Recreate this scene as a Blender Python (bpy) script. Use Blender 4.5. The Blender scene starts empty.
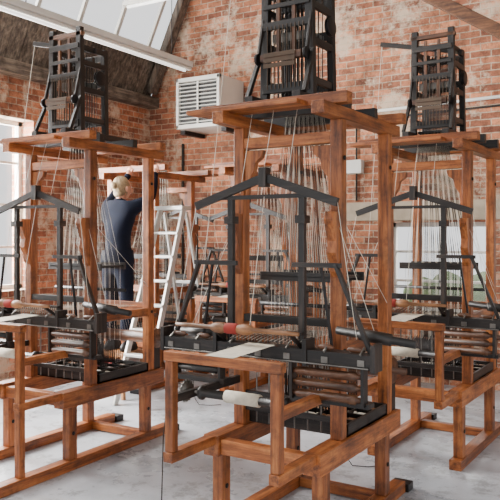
import bpy, math, random
from mathutils import Vector, Matrix
random.seed(7)
S = bpy.context.scene
COL = S.collection

# ------------------------------------------------------------ materials
MATS = {}
def new_mat(name):
    m = bpy.data.materials.new(name); m.use_nodes = True
    nt = m.node_tree; nt.nodes.clear()
    out = nt.nodes.new('ShaderNodeOutputMaterial')
    b = nt.nodes.new('ShaderNodeBsdfPrincipled')
    nt.links.new(b.outputs[0], out.inputs[0])
    MATS[name] = m
    return m, nt, b
def srgb(r, g, b):
    f = lambda c: (c/255/12.92) if c/255 <= .04045 else ((c/255+.055)/1.055)**2.4
    return (f(r), f(g), f(b), 1)
def ramp(nt, stops):
    n = nt.nodes.new('ShaderNodeValToRGB')
    while len(n.color_ramp.elements) < len(stops): n.color_ramp.elements.new(.5)
    for e, (p, c) in zip(n.color_ramp.elements, stops):
        e.position = p; e.color = c
    return n
def mix(nt, a, b, fac, mode='MIX'):
    n = nt.nodes.new('ShaderNodeMix'); n.data_type = 'RGBA'; n.blend_type = mode
    for sock, val in ((n.inputs[0], fac), (n.inputs[6], a), (n.inputs[7], b)):
        if hasattr(val, 'is_output'): nt.links.new(val, sock)
        else: sock.default_value = val
    return n.outputs[2]
def noise(nt, vec, scale, detail=4, rough=.55):
    n = nt.nodes.new('ShaderNodeTexNoise')
    n.inputs['Scale'].default_value = scale; n.inputs['Detail'].default_value = detail
    n.inputs['Roughness'].default_value = rough
    nt.links.new(vec, n.inputs['Vector'])
    return n.outputs['Fac']
def mapping(nt, sc):
    tc = nt.nodes.new('ShaderNodeTexCoord'); mp = nt.nodes.new('ShaderNodeMapping')
    nt.links.new(tc.outputs['Object'], mp.inputs[0]); mp.inputs['Scale'].default_value = sc
    return mp.outputs[0]
def bump(nt, b, h, strength, dist=.01):
    n = nt.nodes.new('ShaderNodeBump'); n.inputs['Strength'].default_value = strength
    n.inputs['Distance'].default_value = dist
    nt.links.new(h, n.inputs['Height']); nt.links.new(n.outputs[0], b.inputs['Normal'])

def wood_mats(prefix, dark, mid, light, rough):
    for ax, sc in (('x', (1.2, 14, 14)), ('y', (14, 1.2, 14)), ('z', (14, 14, 1.2))):
        m, nt, b = new_mat(prefix+'_'+ax)
        v = mapping(nt, sc)
        n1 = noise(nt, v, 2.2, 7, .7)
        r = ramp(nt, [(.34, dark), (.5, mid), (.68, light)])
        nt.links.new(n1, r.inputs[0])
        at = nt.nodes.new('ShaderNodeAttribute'); at.attribute_name = 'tint'
        r2 = ramp(nt, [(0, (.68, .63, .6, 1)), (1, (1.2, 1.18, 1.16, 1))])
        nt.links.new(at.outputs['Fac'], r2.inputs[0])
        c = mix(nt, r.outputs[0], r2.outputs[0], 1.0, 'MULTIPLY')
        n2 = noise(nt, mapping(nt, (1, 1, 1)), 5, 7, .72)
        r3 = ramp(nt, [(.36, (.45, .42, .39, 1)), (.5, (1, 1, 1, 1)), (.66, (1.25, 1.25, 1.25, 1))])
        nt.links.new(n2, r3.inputs[0])
        c = mix(nt, c, r3.outputs[0], .88, 'MULTIPLY')
        nt.links.new(c, b.inputs['Base Color'])
        b.inputs['Roughness'].default_value = rough
        bump(nt, b, n1, .3, .004)
wood_mats('wood', srgb(84, 44, 20), srgb(150, 85, 41), srgb(190, 122, 68), .43)
wood_mats('dark', srgb(14, 12, 11), srgb(28, 24, 21), srgb(62, 52, 46), .45)
wood_mats('grey', srgb(66, 60, 54), srgb(102, 92, 82), srgb(144, 132, 118), .8)
wood_mats('tan', srgb(110, 74, 46), srgb(146, 102, 66), srgb(178, 134, 92), .5)
wood_mats('umber', srgb(54, 34, 22), srgb(94, 60, 39), srgb(136, 94, 62), .45)

def plain(name, col, rough=.5, metal=0, nscale=12, var=.25, emis=None):
    m, nt, b = new_mat(name)
    n = noise(nt, mapping(nt, (1, 1, 1)), nscale, 3)
    r = ramp(nt, [(.3, (1-var,)*3+(1,)), (.65, (1, 1, 1, 1))])
    nt.links.new(n, r.inputs[0])
    c = mix(nt, col, r.outputs[0], 1.0, 'MULTIPLY')
    nt.links.new(c, b.inputs['Base Color'])
    b.inputs['Roughness'].default_value = rough; b.inputs['Metallic'].default_value = metal
    if emis:
        b.inputs['Emission Color'].default_value = (1, .98, .95, 1)
        b.inputs['Emission Strength'].default_value = emis
plain('iron', srgb(40, 38, 38), .42, .6)
plain('steel', srgb(132, 128, 122), .35, .8, 20, .4)
plain('cord', srgb(222, 214, 198), .9)
plain('cloth', srgb(206, 196, 176), .95, 0, 30, .2)
plain('cord_dark', srgb(52, 45, 40), .9)
plain('thread_red', srgb(150, 50, 40), .9)
plain('card', srgb(84, 66, 50), .8)
plain('white_paint', srgb(222, 220, 212), .45, 0, 4, .1)
plain('louvre_dark', srgb(60, 60, 60), .6)
plain('aluminium', srgb(205, 205, 200), .4, .35, 6, .12)
plain('navy', srgb(14, 20, 36), .9, 0, 20, .35)
MATS['navy'].node_tree.nodes['Principled BSDF'].inputs['Specular IOR Level'].default_value=.2
plain('skin', srgb(214, 156, 128), .5, 0, 8, .08)
plain('hair', srgb(172, 148, 112), .6, 0, 40, .5)
plain('shoe', srgb(24, 22, 22), .5)
plain('eye_white', srgb(235, 235, 230), .3)
plain('lips', srgb(170, 90, 84), .5)
plain('stone', srgb(190, 174, 152), .9, 0, 5, .3)
plain('tube_glow', srgb(250, 250, 245), .3, 0, 4, .02, 1.5)
plain('grass', srgb(120, 140, 95), .95, 0, 3, .4)
plain('leaf', srgb(140, 160, 115), .95, 0, 5, .5)
m = bpy.data.materials.new('window_glass'); m.use_nodes = True; nt = m.node_tree; nt.nodes.clear()
o = nt.nodes.new('ShaderNodeOutputMaterial'); mx = nt.nodes.new('ShaderNodeMixShader')
tr = nt.nodes.new('ShaderNodeBsdfTransparent'); gl = nt.nodes.new('ShaderNodeBsdfGlossy')
gl.inputs['Roughness'].default_value = .05; mx.inputs[0].default_value = .06
nt.links.new(tr.outputs[0], mx.inputs[1]); nt.links.new(gl.outputs[0], mx.inputs[2]); nt.links.new(mx.outputs[0], o.inputs[0])
MATS['window_glass'] = m

def brick_mat(name, axis, seed):
    m, nt, b = new_mat(name)
    tc = nt.nodes.new('ShaderNodeTexCoord'); sp = nt.nodes.new('ShaderNodeSeparateXYZ'); cb = nt.nodes.new('ShaderNodeCombineXYZ')
    nt.links.new(tc.outputs['Object'], sp.inputs[0])
    nt.links.new(sp.outputs[axis], cb.inputs[0]); nt.links.new(sp.outputs[2], cb.inputs[1])
    nz = nt.nodes.new('ShaderNodeTexNoise'); nz.inputs['Scale'].default_value = 9
    nt.links.new(tc.outputs['Object'], nz.inputs['Vector'])
    vm = nt.nodes.new('ShaderNodeVectorMath'); vm.operation = 'MULTIPLY_ADD'
    nt.links.new(nz.outputs['Color'], vm.inputs[0]); vm.inputs[1].default_value = (.014, .014, 0)
    nt.links.new(cb.outputs[0], vm.inputs[2])
    br = nt.nodes.new('ShaderNodeTexBrick')
    nt.links.new(vm.outputs[0], br.inputs['Vector'])
    br.inputs['Color1'].default_value = srgb(202, 132, 96)
    br.inputs['Color2'].default_value = srgb(126, 76, 58)
    br.inputs['Mortar'].default_value = srgb(184, 162, 140)
    br.inputs['Scale'].default_value = 1
    br.inputs['Mortar Size'].default_value = .0075
    br.inputs['Mortar Smooth'].default_value = .4
    br.inputs['Bias'].default_value = -.05
    br.inputs['Brick Width'].default_value = .215
    br.inputs['Row Height'].default_value = .072
    mv = nt.nodes.new('ShaderNodeMapping'); mv.inputs['Location'].default_value = (seed, seed, seed)
    nt.links.new(tc.outputs['Object'], mv.inputs[0])
    n1 = noise(nt, mv.outputs[0], 1.5, 6, .65)
    r1 = ramp(nt, [(.34, (.5, .48, .46, 1)), (.5, (.95, .94, .92, 1)), (.66, (1.25, 1.22, 1.18, 1))])
    nt.links.new(n1, r1.inputs[0])
    c = mix(nt, br.outputs['Color'], r1.outputs[0], 1.0, 'MULTIPLY')
    n3 = noise(nt, mv.outputs[0], 13, 6, .78)
    r3 = ramp(nt, [(.36, (.45, .42, .4, 1)), (.55, (1.1, 1.1, 1.1, 1))])
    nt.links.new(n3, r3.inputs[0])
    c = mix(nt, c, r3.outputs[0], .88, 'MULTIPLY')
    n2 = noise(nt, mv.outputs[0], 1.3, 11, .76)
    r2 = ramp(nt, [(.515, (0, 0, 0, 1)), (.59, (.8, .8, .8, 1))])
    nt.links.new(n2, r2.inputs[0])
    c = mix(nt, c, srgb(208, 188, 164), r2.outputs[0])
    nt.links.new(c, b.inputs['Base Color'])
    b.inputs['Roughness'].default_value = .9
    inv = nt.nodes.new('ShaderNodeMath'); inv.operation = 'SUBTRACT'; inv.inputs[0].default_value = 1
    nt.links.new(br.outputs['Fac'], inv.inputs[1])
    bump(nt, b, inv.outputs[0], .7, .012)
brick_mat('brick_back', 0, 3.1)
brick_mat('brick_side', 1, 8.4)
m, nt, b = new_mat('painted_concrete')
v = mapping(nt, (1, 1, 1))
n1 = noise(nt, v, 1.1, 7, .65)
r1 = ramp(nt, [(.33, srgb(144, 148, 153)), (.5, srgb(176, 180, 186)), (.66, srgb(200, 203, 208))])
nt.links.new(n1, r1.inputs[0])
n2 = noise(nt, v, 3.5, 10, .8)
r2 = ramp(nt, [(.41, (.5, .49, .47, 1)), (.48, (1, 1, 1, 1))])
nt.links.new(n2, r2.inputs[0])
c = mix(nt, r1.outputs[0], r2.outputs[0], .85, 'MULTIPLY')
nt.links.new(c, b.inputs['Base Color'])
r3 = ramp(nt, [(.3, (.2,)*3+(1,)), (.7, (.42,)*3+(1,))]); nt.links.new(n1, r3.inputs[0])
nt.links.new(r3.outputs[0], b.inputs['Roughness'])
bump(nt, b, n2, .12, .004)

# ------------------------------------------------------------ mesh builder
class MB:
    def __init__(s): s.v=[]; s.f=[]; s.m=[]; s.t=[]; s.sm=[]; s.mats=[]
    def add(s, vs, fs, mat, smooth=False, tint=None):
        o = len(s.v); s.v += [tuple(p) for p in vs]
        tint = random.random() if tint is None else tint
        s.t += [tint]*len(vs)
        if mat not in s.mats: s.mats.append(mat)
        k = s.mats.index(mat)
        for f in fs: s.f.append([i+o for i in f]); s.m.append(k); s.sm.append(smooth)
    def _mat(s, mat, d):
        if mat in ('wood', 'dark', 'grey', 'tan', 'umber'):
            a = max(range(3), key=lambda i: abs(d[i])); return mat+'_'+'xyz'[a]
        return mat
    def beam(s, p0, p1, w, h, mat='wood', w1=None, h1=None):
        p0=Vector(p0); p1=Vector(p1); d=(p1-p0).normalized()
        up = Vector((0,1,0)) if abs(d.z)>.9 else Vector((0,0,1))
        sd = d.cross(up).normalized(); up = sd.cross(d).normalized()
        w1 = w if w1 is None else w1; h1 = h if h1 is None else h1
        vs=[]
        for p,ww,hh in ((p0,w,h),(p1,w1,h1)):
            for a,b in ((-1,-1),(1,-1),(1,1),(-1,1)): vs.append(p+sd*a*ww/2+up*b*hh/2)
        s.add(vs, [(0,1,2,3),(7,6,5,4),(0,4,5,1),(1,5,6,2),(2,6,7,3),(3,7,4,0)], s._mat(mat,d))
    def box(s, x0,x1,y0,y1,z0,z1, mat='wood'):
        d=(x1-x0,y1-y0,z1-z0)
        vs=[(x,y,z) for z in (z0,z1) for x,y in ((x0,y0),(x1,y0),(x1,y1),(x0,y1))]
        s.add(vs, [(3,2,1,0),(4,5,6,7),(0,1,5,4),(1,2,6,5),(2,3,7,6),(3,0,4,7)], s._mat(mat,d))
    def lathe(s, p0,p1,prof,mat,seg=14,smooth=True):
        p0=Vector(p0); p1=Vector(p1); d=(p1-p0); dn=d.normalized()
        up = Vector((0,1,0)) if abs(dn.z)>.9 else Vector((0,0,1))
        a = dn.cross(up).normalized(); b = a.cross(dn).normalized()
        vs=[]; fs=[]
        for t,r in prof:
            for i in range(seg):
                an=2*math.pi*i/seg; vs.append(p0+d*t+(a*math.cos(an)+b*math.sin(an))*r)
        for k in range(len(prof)-1):
            for i in range(seg):
                j=(i+1)%seg; fs.append((k*seg+i,k*seg+j,(k+1)*seg+j,(k+1)*seg+i))
        fs.append(tuple(reversed(range(seg)))); fs.append(tuple((len(prof)-1)*seg+i for i in range(seg)))
        s.add(vs,fs,s._mat(mat,dn),smooth)
    def cyl(s,p0,p1,r,mat='iron',seg=12,r2=None): s.lathe(p0,p1,[(0,r),(1,r if r2 is None else r2)],mat,seg)
    def prism(s, poly, axis, a0, a1, mat):
        n=len(poly)
        def P(u,v,a):
            return (a,u,v) if axis==0 else ((u,a,v) if axis==1 else (u,v,a))
        vs=[P(u,v,a0) for u,v in poly]+[P(u,v,a1) for u,v in poly]
        fs=[tuple(range(n)),tuple(reversed(range(n,2*n)))]+[(i,i+n,(i+1)%n+n,(i+1)%n) for i in range(n)]
        s.add(vs,fs,s._mat(mat,(0,0,1)))
    def tube(s, pts, rad, mat, seg=8):
        pts=[Vector(p) for p in pts]; vs=[]; fs=[]; n=len(pts)
        d=(pts[1]-pts[0]).normalized(); a=d.orthogonal().normalized()
        for k,p in enumerate(pts):
            d=((pts[min(k+1,n-1)]-pts[max(k-1,0)])).normalized()
            a=(a-d*a.dot(d)).normalized(); b=d.cross(a)
            for i in range(seg):
                an=2*math.pi*i/seg; vs.append(p+(a*math.cos(an)+b*math.sin(an))*rad[k])
        for k in range(n-1):
            for i in range(seg):
                j=(i+1)%seg; fs.append((k*seg+i,k*seg+j,(k+1)*seg+j,(k+1)*seg+i))
        fs.append(tuple(reversed(range(seg)))); fs.append(tuple((n-1)*seg+i for i in range(seg)))
        s.add(vs,fs,mat,True)
    def mesh(s,name):
        me=bpy.data.meshes.new(name); me.from_pydata(s.v,[],s.f)
        for k in s.mats: me.materials.append(MATS[k])
        me.polygons.foreach_set('material_index',s.m); me.polygons.foreach_set('use_smooth',s.sm)
        at=me.attributes.new('tint','FLOAT','POINT'); at.data.foreach_set('value',s.t)
        me.update()
        import bmesh
        bm=bmesh.new(); bm.from_mesh(me); bmesh.ops.recalc_face_normals(bm,faces=bm.faces); bm.to_mesh(me); bm.free()
        return me
def obj(name, data, parent=None, bevel=0, loc=(0,0,0)):
    o=bpy.data.objects.new(name,data); COL.objects.link(o); o.location=loc
    if parent: o.parent=parent
    if bevel:
        b=o.modifiers.new('bevel','BEVEL'); b.width=bevel; b.segments=2; b.limit_method='ANGLE'; b.angle_limit=math.radians(50)
    return o
def empty(name, loc=(0,0,0), rot=0):
    e=bpy.data.objects.new(name,None); COL.objects.link(e); e.location=loc; e.rotation_euler=(0,0,rot); e.empty_display_size=.2
    return e

# ------------------------------------------------------------ room
BW=7.54; LW=-6.12; XR=3.2; YN=-1.0; EAVE=3.44; RX=-4.92; RZ=6.0
def roofR(x): return RZ-.5*(x-RX)
fl=MB(); fl.box(LW-.3,XR+.3,YN,BW+.3,-.1,0,'painted_concrete'); obj('floor',fl.mesh('floor'))
def wall_openings(mb, fixed, u0,u1,z1, ops, mat, axis):
    def B(a,b,c,d):
        if b-a<1e-4 or d-c<1e-4: return
        if axis==0: mb.box(a,b,fixed[0],fixed[1],c,d,mat)
        else: mb.box(fixed[0],fixed[1],a,b,c,d,mat)
    cur=u0
    for a,b,c,d in ops:
        B(cur,a,0,z1); B(a,b,0,c); B(a,b,d,z1); cur=b
    B(cur,u1,0,z1)
WB=[(-2.76,-1.66,.76,1.74),(-.7,.5,.76,1.74)]  # second opening lies out of view, added to let light in
wb=MB(); wall_openings(wb,(BW,BW+.35),LW-.3,XR+.3,2.9,WB,'brick_back',0)
wb.prism([(LW-.3,2.9),(1.2,2.9),(RX,RZ),(LW,EAVE),(LW-.3,EAVE)],1,BW,BW+.35,'brick_back')
obj('wall_back',wb.mesh('wall_back'))
WL=[(.6,2.2,1.0,2.87),(3.0,5.5,1.0,2.87)]
wl=MB(); wall_openings(wl,(LW-.35,LW),YN,BW,EAVE,WL,'brick_side',1)
obj('wall_left',wl.mesh('wall_left'))
t=MB(); t.box(-3.28,1.0,BW-.035,BW-.001,1.76,1.97,'stone'); obj('trim_1',t.mesh('lintel'),bevel=.008)
t=MB(); t.box(-2.86,-1.56,BW-.06,BW+.2,.70,.76,'stone'); obj('trim_2',t.mesh('sill'),bevel=.008)
t=MB(); t.beam((LW+.08,YN,EAVE-.06),(LW+.08,BW,EAVE-.06),.16,.14,'grey'); obj('trim_3',t.mesh('wall_plate'),bevel=.008)
def window(name, axis, fixed, a,b,c,d,nu,nz):
    mb=MB(); e=.05
    def B(u0,u1,z0,z1,dp,mat):
        if axis==0: mb.box(u0,u1,fixed-dp,fixed+dp,z0,z1,mat)
        else: mb.box(fixed-dp,fixed+dp,u0,u1,z0,z1,mat)
    B(a,b,c,c+e,.03,'white_paint'); B(a,b,d-e,d,.03,'white_paint')
    B(a,a+e,c,d,.03,'white_paint'); B(b-e,b,c,d,.03,'white_paint')
    for i in range(1,nu): u=a+(b-a)*i/nu; B(u-.014,u+.014,c,d,.015,'white_paint')
    for i in range(1,nz): z=c+(d-c)*i/nz; B(a,b,z-.014,z+.014,.015,'white_paint')
    B(a+e,b-e,c+e,d-e,.002,'window_glass')
    obj(name,mb.mesh(name))
window('window_1',0,BW+.22,*WB[0],4,3)
window('added_light_window',0,BW+.22,*WB[1],4,3)  # unseen window, added outside the frame only for its light
window('window_3',1,LW-.22,*WL[1],5,4)
window('window_4',1,LW-.22,*WL[0],4,4)
g=MB(); g.box(-5.5,20,BW+.4,30,-.3,-.15,'grass'); obj('lawn',g.mesh('lawn'))
hd=MB()
for i in range(26):
    x=-5+i*.45+random.uniform(-.2,.2); z=random.uniform(.4,.8)
    hd.lathe((x,BW+8.5,-.148),(x,BW+8.5,z),[(0,.2),(.2,.5),(.6,.48),(.9,.25),(1,.03)],'leaf',9)
obj('hedge',hd.mesh('hedge'))
# roof
rf=MB(); k=(RZ-EAVE)/(RX-LW)
def LP(z): return LW+(z-EAVE)/k
nx=Vector((-k,0,1)).normalized()
def slab(mb,y0,y1,z0,z1,th,mat):
    a=Vector((LP(z0),0,z0)); b=Vector((LP(z1),0,z1)); o=nx*th
    vs=[(a.x,y0,a.z),(b.x,y0,b.z),(b.x,y1,b.z),(a.x,y1,a.z)]
    vs+=[(p[0]+o.x,p[1],p[2]+o.z) for p in vs]
    mb.add(vs,[(0,1,2,3),(7,6,5,4),(0,4,5,1),(1,5,6,2),(2,6,7,3),(3,7,4,0)],mat)
y=YN
while y<BW-.01:
    y1=min(y+.19,BW); slab(rf,y,y1-.008,EAVE,4.0,.04,'grey_z'); y=y1
slab(rf,YN,BW,5.75,RZ,.05,'grey_z')
def slabR(mb,y0,y1,x0,x1,th,mat):
    vs=[(x0,y0,roofR(x0)),(x1,y0,roofR(x1)),(x1,y1,roofR(x1)),(x0,y1,roofR(x0))]
    vs+=[(p[0],p[1],p[2]+th) for p in vs]
    mb.add(vs,[(0,1,2,3),(7,6,5,4),(0,4,5,1),(1,5,6,2),(2,6,7,3),(3,7,4,0)],mat)
slabR(rf,1.4,BW+.35,RX,1.3,.06,'grey_x')
obj('ceiling',rf.mesh('ceiling'))
sk=MB()
y=YN+.1
while y<BW:
    p0=Vector((LP(4.0),y,4.0)); p1=Vector((LP(5.75),y,5.75)); sk.beam(p0,p1,.035,.05,'white_paint'); y+=.62
for z in (4.0,4.9,5.75): sk.beam((LP(z),YN,z),(LP(z),BW,z),.06,.06,'white_paint')
slab(sk,YN,BW,4.03,5.72,.004,'window_glass')
obj('window_5',sk.mesh('skylight'))
bm_=MB()
for yy in (1.6,4.55,7.42):
    bm_.beam((LP(3.5)+.09,yy,3.5),(LP(5.9)+.09,yy,5.9),.10,.14,'grey')
bm_.beam((LP(4.0)+.1,YN,3.93),(LP(4.0)+.1,BW,3.93),.10,.12,'dark')
bm_.beam((LP(4.9)+.1,YN,4.86),(LP(4.9)+.1,BW,4.86),.08,.12,'dark')
bm_.beam((RX+.1,3.2,RZ-.15),(RX+.1,BW,RZ-.15),.1,.2,'dark')
obj('roof_purlins',bm_.mesh('roof_purlins'),bevel=.006)
bm_=MB()
bm_.beam((-4.6,6,5.5),(.6,6,2.06+.0),.09,.10,'umber')
for xx in (-3.6,-2.4): bm_.beam((xx,6,5.5-.6615*(xx+4.6)),(xx,6,roofR(xx)),.08,.08,'umber')
bm_.beam((-4.7,6,5.45),(-4.7,6,RZ-.2),.08,.08,'umber')
bm_.beam((.55,6,2.05),(.55,6,roofR(.55)),.1,.1,'umber')
obj('roof_truss',bm_.mesh('roof_truss'),bevel=.006)

for nm,(p0,p1),zt in (('fluorescent_light',((-4.88,2.2,3.6),(-4.88,6.75,3.6)),5.9),):
    e=empty(nm); mb=MB()
    mb.beam(p0,p1,.09,.06,'white_paint'); 
    mb.beam((p0[0],p0[1],p0[2]-.05),(p1[0],p1[1],p1[2]-.05),.05,.03,'white_paint')
    obj('batten_housing',mb.mesh('housing'),e,.004)
    mb=MB(); mb.cyl((p0[0],p0[1]+.1,p0[2]-.085),(p1[0],p1[1]-.1,p1[2]-.085),.016,'tube_glow'); obj('tube',mb.mesh('tube'),e)
    mb=MB()
    for yy in (2.6,4.3,6.4): mb.cyl((p0[0],yy,3.62),(p0[0],yy,zt),.005,'iron',6)
    obj('hangers',mb.mesh('hangers'),e)
e=empty('fluorescent_light'); mb=MB()
mb.beam((-5.15,5.9,4.12),(-3.6,5.9,4.12),.07,.05,'white_paint'); obj('batten_housing',mb.mesh('housing'),e,.004)
mb=MB(); mb.cyl((-5.1,5.9,4.08),(-3.7,5.9,4.08),.016,'tube_glow'); obj('tube',mb.mesh('tube'),e)
mb=MB()
for xx in (-4.8,-4.0): mb.cyl((xx,5.9,4.14),(xx,5.9,roofR(xx)-.05),.005,'iron',6)
obj('hangers',mb.mesh('hangers'),e)
cd=MB(); yb=BW-.025
cd.tube([(-3.3,yb,2.98),(-1.5,yb,3.02),(.3,yb,3.04)],[.018]*3,'white_paint')
cd.tube([(-2.95,yb,2.90),(-1.5,yb,2.93),(.3,yb,2.95)],[.012]*3,'cord_dark')
cd.tube([(-3.1,yb,1.99),(-3.1,yb,2.95)],[.012]*2,'cord_dark')
cd.box(-3.2,-3.02,BW-.09,BW-.002,2.3,2.45,'white_paint')
obj('electrical_conduit',cd.mesh('conduit'))
cd=MB(); cd.tube([(-5.55,yb,.02),(-5.55,yb,2.8)],[.016]*2,'cord_dark'); obj('heating_pipe',cd.mesh('pipe'))

# heater
hx0,hx1,hy0,hz0,hz1=-5.26,-4.62,7.0,2.9,3.52
e=empty('wall_heater'); mb=MB()
mb.box(hx0,hx1,hy0+.03,BW-.005,hz0,hz1,'white_paint')
for (a,b,c,d) in ((hx0,hx1,hz0,hz0+.05),(hx0,hx1,hz1-.05,hz1),(hx0,hx0+.04,hz0,hz1),(hx1-.04,hx1,hz0,hz1)): mb.box(a,b,hy0-.02,hy0+.03,c,d,'white_paint')
obj('casing',mb.mesh('casing'),e,.006)
mb=MB(); mb.box(hx0+.04,hx1-.04,hy0+.02,hy0+.029,hz0+.05,hz1-.05,'louvre_dark')
for i in range(11):
    z=hz0+.075+i*.047; mb.beam((hx0+.04,hy0,z),(hx1-.04,hy0,z),.035,.008,'white_paint')
mb.box((hx0+hx1)/2-.01,(hx0+hx1)/2+.01,hy0-.015,hy0,hz0+.05,hz1-.05,'white_paint')
obj('louvres',mb.mesh('louvres'),e)
mb=MB(); mb.box(hx0-.02,hx0+.05,hy0+.1,BW-.005,hz0-.05,hz0,'iron'); mb.box(hx1-.05,hx1+.02,hy0+.1,BW-.005,hz0-.05,hz0,'iron'); obj('brackets',mb.mesh('brackets'),e)

# ------------------------------------------------------------ loom
W=.6; cache={}
def loom_meshes(sf, gate_floor):
    key=(sf,gate_floor)
    if key in cache: return cache[key]
    P={}
    f=MB()
    for x in (0,-W):
        f.box(x-.042,x+.042,sf,1.08,0,.07,'wood')
        for y in (0,.8): f.beam((x,y,.07),(x,y,.43),.066,.076)
        f.box(x-.048,x+.048,-.10,.98,.43,.54,'wood')
        for y in (.2,.84): f.beam((x,y,.54),(x,y,2.2),.064,.068)
        f.box(x-.036,x+.036,-.04,1.0,2.2,2.265,'wood')
        f.box(x-.024,x+.024,.236,.804,.97,1.03,'wood')
        f.box(x-.028,x+.028,-.460,-.10,.49,.54,'wood')
        zb=.07 if gate_floor else .54
        f.beam((x,-.43,zb),(x,-.43,.985),.048,.046)
        pts=[(.165,1.38),(.165,1.72),(.09,1.72),(.075,1.68),(.10,1.63),(.12,1.57),(.11,1.51),(.135,1.46),(.145,1.41)]
        f.prism(pts,0,x-.026,x+.026,'wood')
        xs=1 if x<-.1 else -1
        pts=[(x+xs*.033,2.07),(x+xs*.033,1.80),(x+xs*.05,1.82),(x+xs*.055,1.90),(x+xs*.09,1.95),(x+xs*.10,2.0),(x+xs*.14,2.03),(x+xs*.15,2.07)]
        f.prism(pts,1,.18,.22,'wood')
    f.box(-.022,.022,-.406,.165,.77,.82,'wood')
    f.box(-W-.03,.03,-.455,-.40,.985,1.032,'wood')
    f.box(-W+.05,-.05,-.08,-.02,.44,.52,'wood')
    f.box(-W+.05,-.05,.88,.95,.43,.53,'wood')
    f.box(-W+.045,-.045,.80,.86,.005,.065,'wood')
    for y in (.12,.90): f.box(-W-.2,.10,y-.035,y+.035,2.265,2.325,'wood')
    f.box(-W+.033,-.033,.17,.23,2.08,2.14,'wood')
    f.box(-W+.033,-.033,.82,.86,1.0,1.07,'wood')
    f.box(-W-.22,-.12,-.03,.083,2.265,2.29,'wood')
    for x in (0,-W):
        for y in (.0,.8): f.cyl((x+.032,y,.25),(x+.04,y,.25),.014,'iron',8)
        for z in (2.0,1.0): f.cyl((x+.031,.2,z),(x+.041,.2,z),.013,'iron',8); f.cyl((x+.031,.84,z),(x+.041,.84,z),.013,'iron',8)
    P['timber_frame']=(f.mesh('timber_frame'),.005)
    d=MB()
    for x in (0,-W): d.box(x-.06,x+.06,1.08,1.17,0,.05,'iron')
    P['floor_pads']=(d.mesh('floor_pads'),.004)
    # batten
    b=MB(); y=.0; cx=-.33
    b.beam((cx,y,1.90),(cx-.44,y,1.76),.024,.042,'dark'); b.beam((cx,y,1.90),(cx+.42,y,1.76),.024,.042,'dark')
    b.beam((cx-.30,y+.012,1.80),(cx+.28,y+.012,1.80),.018,.022,'dark')
    b.box(cx-.022,cx+.022,y-.025,y+.025,1.85,1.95,'dark')
    for x in (-.55,-.115):
        b.beam((x,y+.02,1.81),(x,y+.02,.98),.034,.028,'dark')
        b.box(x-.028,x+.028,y-.01,y+.05,1.66,1.70,'dark')
    b.beam((-.78,y,1.45),(-.5,y,1.45),.018,.024,'dark'); b.beam((-.16,y,1.45),(.11,y,1.45),.018,.024,'dark')
    b.beam((-.75,y,1.455),(-.93,y,1.0),.018,.028,'dark'); b.beam((.08,y,1.455),(.29,y,.98),.018,.028,'dark')
    b.beam((-.66,y,1.45),(-.72,y,1.05),.012,.014,'iron'); b.beam((.0,y,1.45),(.06,y,1.05),.012,.014,'iron')
    b.box(-.97,.31,y-.06,y+.03,.965,1.035,'dark')
    b.box(-.57,-.10,y-.02,y+.02,1.095,1.11,'dark')
    b.box(-.16,.27,y-.04,y+.03,.775,.80,'dark'); b.box(-.92,-.56,y-.04,y+.03,.80,.83,'dark')
    for i in range(22): b.box(-.55+i*.02,-.548+i*.02,y-.002,y+.006,1.03,1.10,'steel')
    for x in (-.96,-.60,-.06,.30):
        b.box(x-.012,x+.012,y-.068,y+.028,.955,1.085,'dark')
    for x in (-.86,-.70,.04,.20):
        b.lathe((x-.045,y-.03,1.052),(x+.045,y-.03,1.052),[(0,.004),(.2,.014),(.8,.014),(1,.004)],'umber',8)
    for x in (-.9,-.72,-.5,-.33,-.16,.05,.24):
        b.box(x-.018,x+.018,y-.066,y-.06,.98,1.01,'steel'); b.cyl((x,y-.07,1.035),(x,y-.02,1.065),.006,'steel',6)
    b.cyl((-.94,y-.068,.972),(.28,y-.068,.972),.004,'steel',6)
    P['batten']=(b.mesh('batten'),.003)
    r=MB()
    for i,z in enumerate((.925,.87,.815)):
        r.lathe((-.13,y-.04,z),(.24,y-.04,z),[(0,.012),(.04,.012),(.05,.021),(.8,.021),(.82,.025),(.9,.025),(.93,.012),(1,.012)],'umber')
        if i!=2: r.lathe((-.88,y-.02,z),(-.60,y-.02,z),[(0,.012),(.04,.012),(.05,.018),(.95,.018),(.96,.012),(1,.012)],'dark')
    for x in (-.14,.245): r.box(x-.008,x+.008,y-.06,y-.01,.785,.97,'dark')
    for x in (-.89,-.59): r.box(x-.008,x+.008,y-.04,y+.01,.815,.97,'dark')
    r.lathe((-.80,-.14,1.12),(-.05,-.14,1.12),[(0,.010),(.1,.012),(.30,.012),(.34,.026),(.40,.030),(.42,.024),(.55,.024),(.57,.03),(.63,.026),(.66,.012),(.9,.012),(1,.010)],'tan')
    r.lathe((-.475,-.14,1.12),(-.40,-.14,1.12),[(0,.0255),(.1,.028),(.9,.028),(1,.0255)],'thread_red')
    for x in (-.56,-.1): r.beam((x,-.14,1.115),(x,-.02,1.04),.014,.018,'dark')
    r.lathe((-W+.03,-.25,.80),(-.03,-.25,.80),[(0,.012),(.03,.012),(.031,.036),(.06,.036),(.07,.022),(.93,.022),(.94,.036),(.97,.036),(.971,.012),(1,.012)],'dark')
    r.lathe((-.40,-.25,.80),(-.20,-.25,.80),[(0,.023),(.01,.031),(.99,.031),(1,.023)],'cloth')
    r.lathe((-W-.1,.93,.78),(.1,.93,.78),[(0,.02),(.1,.02),(.101,.08),(.12,.08),(.121,.045),(.88,.045),(.881,.08),(.9,.08),(.901,.02),(1,.02)],'umber')
    r.lathe((-W-.06,.5,1.19),(.06,.5,1.19),[(0,.012),(1,.012)],'dark')
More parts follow.
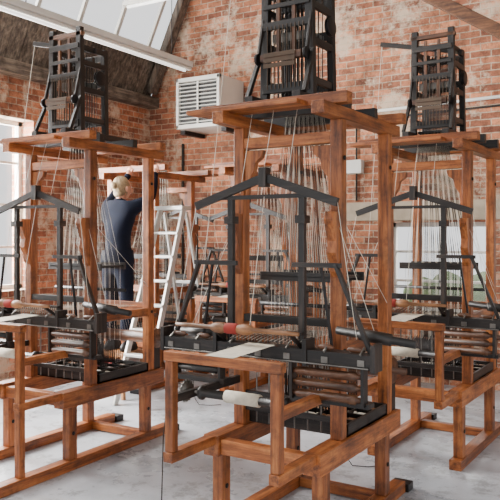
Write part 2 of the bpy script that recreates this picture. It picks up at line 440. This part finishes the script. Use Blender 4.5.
    r.lathe((-1.0,.1,1.05),(-.64,.1,1.05),[(0,.02),(.3,.02),(.31,.03),(.7,.03),(.71,.02),(1,.02)],'dark')
    r.lathe((.04,.1,1.12),(.45,.1,1.08),[(0,.02),(.3,.02),(.31,.03),(.7,.03),(.71,.02),(1,.02)],'dark')
    for x in (-W,0): r.box(x-.02,x+.02,.86,.96,.54,.78,'dark')
    # toothed take-up wheel
    xg=-W-.045
    r.lathe((xg-.006,-.25,.8),(xg+.006,-.25,.8),[(0,.05),(1,.05)],'steel',20)
    for i in range(16):
        an=2*math.pi*i/16; cy,cz=-.25+.052*math.cos(an),.8+.052*math.sin(an)
        r.box(xg-.006,xg+.006,cy-.005,cy+.005,cz-.005,cz+.005,'steel')
    r.cyl((xg,-.25,.8),(-W+.04,-.25,.8),.009,'steel')
    r.box(-W-.012,-W+.012,-.40,.165,.775,.815,'dark')
    P['rollers']=(r.mesh('rollers'),0)
    q=MB()
    q.box(-W+.034,-.034,.17,.22,1.12,1.16,'dark')
    q.box(-W+.05,-.05,.34,.62,1.36,1.372,'dark')
    q.box(-W+.034,-.034,.34,.355,1.34,1.39,'dark'); q.box(-W+.034,-.034,.60,.615,1.34,1.39,'dark')
    for z in (.62,.70): q.box(-W+.03,-.03,.19,.21,z,z+.03,'dark')
    for i in range(6):
        x=-.5+i*.08; q.cyl((x,.2,.56),(x,.2,.95),.005,'steel',6)
    P['harness_frame']=(q.mesh('harness_frame'),.002)
    h=MB()
    for i in range(26):
        u=i/25; xt=-.46+.22*u; xb=-.53+.46*u
        for yy in (.38,.45,.52,.59):
            h.tube([(xt,.47,2.36),(xb,yy,1.37),(xb,yy,.98),(xb,yy,.66)],[.0011]*4,'cord_dark' if (i+int(yy*100))%3 else 'cord',4)
            h.cyl((xb,yy,.62),(xb,yy,.80),.003,'iron',5)
    for i in range(16):
        x=-.5+.4*i/15
        h.tube([(x,.93,.82),(x,.86,1.04),(x,.03,1.075),(x,-.065,1.06)],[.0009]*4,'cord',4)
    for (a,c) in (((-.77,0,1.76),(-.9,-.02,1.1)),((.09,0,1.76),(.2,-.02,1.1)),((-.33,.0,1.95),(-.33,.1,2.27)),((-.33,0,1.8),(-.33,-.14,1.14)),((.0,.165,1.7),(.25,.1,1.1)),((-W,.165,1.7),(-.8,.0,1.1)),((.02,.25,1.65),(.03,.8,1.2)),((-.2,.12,2.26),(-.2,0,1.82)),((-.48,.12,2.26),(-.48,0,1.82))):
        h.tube([a,c],[.0016,.0016],'cord',5)
    # narrow woven ribbon from batten over breast beam to cloth roll
    h.add([(-.38,-.07,1.045),(-.22,-.07,1.045),(-.22,-.40,1.036),(-.38,-.40,1.036),(-.22,-.457,1.034),(-.38,-.457,1.034)],[(0,1,2,3),(3,2,4,5)],'cloth')
    pts=[(-W-.05,-.40,.78),(-W-.06,-.42,.6),(-W-.05,-.44,.4),(-W-.065,-.43,.2),(-W-.05,-.42,.06),(-W-.02,-.40,.008),(-W+.08,-.36,.006),(-W+.15,-.28,.006)]
    h.tube(pts,[.003]*len(pts),'cord_dark',6)
    P['threads']=(h.mesh('threads'),0)
    tr=MB(); z0=.541
    x0,x1=-.62,.03; y0,y1=.245,.80
    tr.box(x0,x1,y0,y1,z0,z0+.012,'dark')
    tr.box(x0,x1,y0,y0+.015,z0,z0+.065,'dark'); tr.box(x0,x1,y1-.015,y1,z0,z0+.065,'dark')
    tr.box(x0,x0+.015,y0,y1,z0,z0+.065,'dark'); tr.box(x1-.015,x1,y0,y1,z0,z0+.065,'dark')
    for i in range(1,5):
        xx=x0+(x1-x0)*i/5; tr.box(xx-.004,xx+.004,y0,y1,z0,z0+.055,'dark')
    for i in range(1,4):
        yy=y0+(y1-y0)*i/4; tr.box(x0,x1,yy-.004,yy+.004,z0,z0+.055,'dark')
    for i in range(5):
        for j in range(4):
            xx=x0+(x1-x0)*(i+.5)/5; yy=y0+(y1-y0)*(j+.5)/4
            tr.lathe((xx-.05,yy,z0+.03),(xx+.05,yy,z0+.03),[(0,.02),(.1,.02),(.11,.012),(.3,.018),(.7,.018),(.89,.012),(.9,.02),(1,.02)],random.choice(['tan','card','cord','iron','thread_red']),8)
    P['bobbin_tray']=(tr.mesh('bobbin_tray'),0)
    # jacquard machine
    j=MB(); z0=2.326; XA,XB=-.53,-.23; YA,YB=.34,.60
    for yy in (.30,.66): j.box(-.72,.02,yy-.025,yy+.025,z0-.062,z0-.0,'dark')
    for x,sg in ((XA,1),(XB,-1)):
        j.box(x-.025,x+.025,.16,.86,z0,z0+.045,'dark')
        j.beam((x,YA,z0+.04),(x+.012*sg,YA,z0+.82),.045,.04,'dark')
        j.beam((x,YB,z0+.04),(x+.012*sg,YB,z0+.70),.04,.04,'dark')
        for z in (.14,.36,.56,.67): j.beam((x,YA,z0+z),(x,YB,z0+z),.022,.04,'dark')
        j.beam((x-.03*sg,.20,z0+.045),(x-.02*sg,YA-.02,z0+.30),.022,.025,'dark')
        j.beam((x+.10*sg,YA-.018,z0+.3),(x+.10*sg,YA-.018,z0+.74),.022,.018,'umber')
    for z,hh in ((.08,.05),(.44,.045),(.56,.025),(.66,.04)): j.box(XA,XB,YA-.03,YA-.005,z0+z,z0+z+hh,'dark')
    j.box(XA-.02,XB+.02,YA-.02,YA+.02,z0+.755,z0+.785,'umber')
    for z,hh in ((.12,.05),(.42,.05),(.62,.05)): j.box(XA,XB,YB,YB+.025,z0+z,z0+z+hh,'dark')
    for i in range(8): j.box(XA+.03,XB-.03,YA+.03+i*.025,YA+.033+i*.025,z0+.38,z0+.43,'steel')
    j.box(XA+.02,XB-.02,YA+.03,YB-.03,z0+.05,z0+.065,'dark')
    for i in range(10):
        for q2 in range(4):
            x=XA+.035+i*.0255; yy=YA+.04+q2*.055; j.cyl((x,yy,z0+.04),(x,yy,z0+.64),.0035,'iron',5)
    for i in range(10): j.cyl((XA+.035+i*.0255,YA-.034,z0+.10),(XA+.035+i*.0255,YA-.034,z0+.46),.003,'card',5)
    j.box(XA+.02,XB-.02,.25,.29,z0+.25,z0+.29,'umber')
    for x in (XA-.005,XB+.005): j.beam((x,.27,z0+.27),(x,YA,z0+.55),.014,.022,'dark'); j.cyl((x-.008,.27,z0+.27),(x+.008,.27,z0+.27),.034,'iron',14)
    for i in range(3): j.box(XA+.05,XB-.05,.238-.002*i,.242-.002*i,z0+.265-i*.03,z0+.29-i*.03,'card')
    j.beam((XB+.03,.48,z0+.66),(-.84,.44,z0+.80),.022,.035,'dark'); j.beam((-.39,.48,z0+.6),(-.39,.48,z0+.72),.04,.04,'dark')
    j.box(XA,XB,.46,.49,z0+.58,z0+.62,'dark')
    j.lathe((XB+.025,.5,z0+.46),(XB+.05,.5,z0+.46),[(0,.055),(.3,.055),(.31,.045),(.69,.045),(.7,.055),(1,.055)],'iron',20)
    j.tube([(-.83,.44,z0+.79),(-.83,.1,1.1)],[.0022,.0022],'cord',5)
    P['jacquard_machine']=(j.mesh('jacquard_machine'),.003)
    cache[key]=P
    return P
def loom(loc,rot=0,sf=-.1,gate_floor=False,mach=True,mdx=0):
    e=empty('jacquard_loom',loc,rot)
    for k_,(me,bv) in loom_meshes(sf,gate_floor).items():
        if k_=='jacquard_machine' and not mach: continue
        o=obj(k_,me,e,bv)
        if k_=='jacquard_machine': o.location=(mdx,0,0)
    return e
loom((-3.54,3.5,0),0,-.75,True)
loom((-1.50,3.18,0),math.radians(-1.5),-.1,False)
loom((-1.27,4.92,0),math.radians(-2),-.1,False,True,.08)
loom((-3.20,5.83,0),0,-.1,False,False)
loom((-5.25,6.65,0),math.pi,-.1,False,False)

# ------------------------------------------------------------ stepladder
e=empty('stepladder'); mb=MB(); X=-4.33; hw=.17
fy0,fy1,H=5.03,5.68,1.86
for s_ in (-1,1):
    mb.beam((X+s_*hw,fy0,0),(X+s_*hw*.85,fy1,H),.025,.06,'aluminium')
    mb.beam((X+s_*hw*1.05,6.2,0),(X+s_*hw*.8,fy1+.06,H-.03),.022,.035,'aluminium')
obj('rails',mb.mesh('rails'),e,.003)
mb=MB()
for i in range(1,8):
    t_=i/8; yy=fy0+(fy1-fy0)*t_; mb.box(X-hw+.01*t_,X+hw-.01*t_,yy-.05,yy+.04,H*t_-.02,H*t_+.005,'aluminium')
mb.box(X-hw,X+hw,fy1-.06,fy1+.1,H-.01,H+.03,'aluminium')
for z in (.4,1.1): 
    yb_=6.2-(6.2-fy1-.06)*z/H; mb.box(X-hw,X+hw,yb_-.01,yb_+.01,z,z+.03,'aluminium')
obj('treads',mb.mesh('treads'),e,.003)

# ------------------------------------------------------------ step stool
PX,PY,PZ=-4.76,5.36,.45
e=empty('step_stool'); mb=MB()
mb.box(PX-.2,PX+.2,PY-.16,PY+.2,PZ-.035,PZ,'tan')
for a in (-.17,.17):
    for b_ in (-.13,.17): mb.beam((PX+a*1.1,PY+b_,0),(PX+a,PY+b_,PZ-.035),.035,.035,'tan')
    mb.box(PX+a-.012,PX+a+.012,PY-.11,PY+.15,.2,.235,'tan')
mb.box(PX-.17,PX+.17,PY-.14,PY-.12,.3,.35,'tan')
obj('stool_frame',mb.mesh('stool'),e,.003)

# ------------------------------------------------------------ person
pe=empty('weaver',(PX,PY,PZ),0)
def skinned(name, V, E, R, mat, levels=2, parent=None):
    me=bpy.data.meshes.new(name); me.from_pydata(V,E,[]); me.materials.append(MATS[mat])
    o=obj(name,me,parent); sm=o.modifiers.new('skin','SKIN')
    for i,r_ in enumerate(R):
        d=me.skin_vertices[0].data[i]; d.radius=r_ if isinstance(r_,tuple) else (r_,r_); d.use_root=(i==0)
    sm.use_smooth_shade=True
    ss=o.modifiers.new('sub','SUBSURF'); ss.levels=levels; ss.render_levels=levels
    return o
V=[(0,-.01,.92),(0,0,1.06),(0,.01,1.22),(0,.0,1.36),(0,.03,1.46),(0,.045,1.52),
   (.16,.03,1.42),(.23,.09,1.46),(.285,.16,1.51),(.25,.25,1.64),(.205,.33,1.77),
   (-.16,.03,1.42),(-.225,.10,1.45),(-.27,.18,1.49),(-.22,.26,1.63),(-.155,.33,1.77),
   (.085,-.01,.84),(.10,.0,.66),(.10,.02,.47),(.105,.0,.28),(.105,-.01,.09),
   (-.085,-.01,.84),(-.10,.0,.66),(-.10,.03,.47),(-.105,.01,.28),(-.105,-.01,.09)]
E=[(0,1),(1,2),(2,3),(3,4),(4,5),(3,6),(6,7),(7,8),(8,9),(9,10),(3,11),(11,12),(12,13),(13,14),(14,15),
   (0,16),(16,17),(17,18),(18,19),(19,20),(0,21),(21,22),(22,23),(23,24),(24,25)]
R=[(.155,.12),(.135,.11),(.15,.12),(.14,.105),(.07,.065),(.055,.055),
   .078,.068,.056,.048,.034,.078,.068,.056,.048,.034,
   (.105,.11),(.085,.09),.068,.064,.054,(.105,.11),(.085,.09),.068,.064,.054]
body=skinned('clothed_body',V,E,R,'navy',2,pe)
mb=MB()
mb.tube([(.205+.004,.323,1.755),(.203,.336,1.782)],[.034,.031],'navy',14)
mb.tube([(-.157,.323,1.755),(-.154,.336,1.782)],[.034,.031],'navy',14)
obj('cuffs',mb.mesh('cuffs'),pe)
mb=MB()
segs=20; vs=[]; fs=[]
for z,rx,ry in ((1.0,.165,.135),(.93,.178,.145),(.86,.182,.148),(.86,.174,.14)):
    for i in range(segs):
        an=2*math.pi*i/segs; vs.append((rx*math.cos(an),-.005+ry*math.sin(an),z))
for k_ in range(3):
    for i in range(segs): j_=(i+1)%segs; fs.append((k_*segs+i,k_*segs+j_,(k_+1)*segs+j_,(k_+1)*segs+i))
mb.add(vs,fs,'navy',True); obj('tunic_hem',mb.mesh('hem'),pe)
mb=MB(); mb.tube([(0,.035,1.47),(0,.05,1.53),(0,.06,1.58)],[.052,.048,.05],'skin',14)
mb.tube([(0,.03,1.47),(0,.036,1.505)],[.068,.058],'navy',16); obj('neck',mb.mesh('neck'),pe)
def ell(mb,c,r,mat,fn=None,nu=20,nv=14):
    vs=[];fs=[]
    for a in range(nv+1):
        th=math.pi*a/nv
        for b_ in range(nu):
            ph=2*math.pi*b_/nu
            p=Vector((math.sin(th)*math.cos(ph),math.sin(th)*math.sin(ph),math.cos(th)))
            if fn: p=fn(p)
            vs.append((c[0]+p.x*r[0],c[1]+p.y*r[1],c[2]+p.z*r[2]))
    for a in range(nv):
        for b_ in range(nu):
            j_=(b_+1)%nu; fs.append((a*nu+b_,a*nu+j_,(a+1)*nu+j_,(a+1)*nu+b_))
    mb.add(vs,fs,mat,True)
hd=empty('head',(0,.075,1.62),math.radians(-14)); hd.parent=pe
hd.rotation_euler[0]=math.radians(6)
def hf(p):
    p=p.copy()
    if p.z<0: p.x*=1-.3*(-p.z); p.y=p.y*(1-.15*(-p.z))+.12*(-p.z)
    return p
mb=MB(); ell(mb,(0,0,0),(.074,.092,.113),'skin',hf)
mb.tube([(0,.085,.01),(0,.105,-.018),(0,.112,-.03),(0,.095,-.038)],[.008,.012,.015,.008],'skin',8)
for s_ in (-1,1):
    ell(mb,(s_*.080,-.005,-.01),(.012,.02,.03),'skin',None,10,8)
    ell(mb,(s_*.03,.082,.005),(.012,.01,.008),'eye_white',None,10,8)
    ell(mb,(s_*.03,.091,.005),(.005,.004,.005),'shoe',None,8,6)
    mb.tube([(s_*.015,.093,.026),(s_*.032,.09,.03),(s_*.047,.078,.026)],[.003,.004,.002],'hair',6)
mb.tube([(-.024,.083,-.058),(0,.095,-.056),(.024,.083,-.058)],[.003,.007,.003],'lips',8)
obj('face',mb.mesh('face'),hd)
def hairf(p):
    a_=math.atan2(p.y,p.x)
    r_=1+.035*math.sin(a_*11+p.z*5)
    return p*r_
mb=MB(); ell(mb,(0,-.020,.022),(.082,.092,.102),'hair',hairf,40,20)
ell(mb,(0,-.045,-.04),(.066,.058,.055),'hair',hairf,30,12)
ell(mb,(.01,-.112,.035),(.036,.032,.034),'hair',hairf,22,12)
for s_ in (-1,1): mb.tube([(s_*.07,-.02,0),(s_*.074,-.01,-.05),(s_*.07,-.012,-.085)],[.01,.006,.002],'hair',6)
obj('hair',mb.mesh('hair'),hd)
def hand(sx,wx):
    mb=MB(); w=Vector((wx,.335,1.785)); k_=Vector((wx-.01*sx,.375,1.86))
    ell(mb,tuple((w+k_)/2),(.038,.018,.05),'skin',None,14,10)
    mb.tube([w-Vector((0,.01,.02)),w,(w+k_)/2],[.024,.026,.028],'skin',12)
    for i,L in enumerate((.07,.08,.075,.058)):
        o_=(-.027+.018*i)*(-sx)
        a=k_+Vector((o_,-.005,-.012)); b1=a+Vector((o_*.15,.022,L*.38)); c1=b1+Vector((0,L*.40,.006)); d1=c1+Vector((0,L*.28,-.012))
        mb.tube([a,b1,c1,d1],[.0098,.009,.0082,.006],'skin',8)
    a=w+Vector((-sx*.028,.01,.03)); mb.tube([a,a+Vector((-sx*.02,.012,.028)),a+Vector((-sx*.022,.034,.045))],[.012,.010,.007],'skin',8)
    return mb
obj('hand_right',hand(1,.203).mesh('hr'),pe); obj('hand_left',hand(-1,-.154).mesh('hl'),pe)
mb=MB()
for s_ in (-1,1):
    def sf_(p):
        p=p.copy()
        if p.z<-.3: p.z=-.3
        return p
    ell(mb,(s_*.105,.045,.025+.0),(.045,.125,.08),'shoe',sf_,18,12)
obj('shoes',mb.mesh('shoes'),pe)

# ------------------------------------------------------------ light
wd=bpy.data.worlds.new('sky'); S.world=wd; wd.use_nodes=True
bg=wd.node_tree.nodes['Background']; bg.inputs[0].default_value=(.97,.98,1,1); bg.inputs[1].default_value=1.6
def area(name,loc,rot,sx,sy,en,col=(1,1,1)):
    l=bpy.data.lights.new(name,'AREA'); l.shape='RECTANGLE'; l.size=sx; l.size_y=sy; l.energy=en; l.color=col
    o=bpy.data.objects.new(name,l); COL.objects.link(o); o.location=loc; o.rotation_euler=rot; return o
c_=Vector((LP(4.9),3.3,4.9))+nx*.5
a=area('skylight_daylight',c_,(0,0,0),2.0,8.0,2300,(1,.985,.96))
a.rotation_euler=Vector((-nx.x,0,-nx.z)).to_track_quat('-Z','Y').to_euler()
area('window_daylight',(LW-.6,4.2,1.95),(0,math.radians(-90),0),1.9,2.6,900,(1,.985,.96))
area('window_daylight',(-2.2,BW+.7,2.3),(math.radians(-60),0,0),1.1,1.0,120,(1,.985,.96))

# ------------------------------------------------------------ camera
cam=bpy.data.cameras.new('camera'); co=bpy.data.objects.new('camera',cam); COL.objects.link(co)
co.location=(0,0,1.6); co.rotation_euler=(math.radians(90),0,math.radians(31))
cam.lens=50.8; cam.sensor_width=36; cam.shift_y=-.03; cam.clip_start=.05
S.camera=co
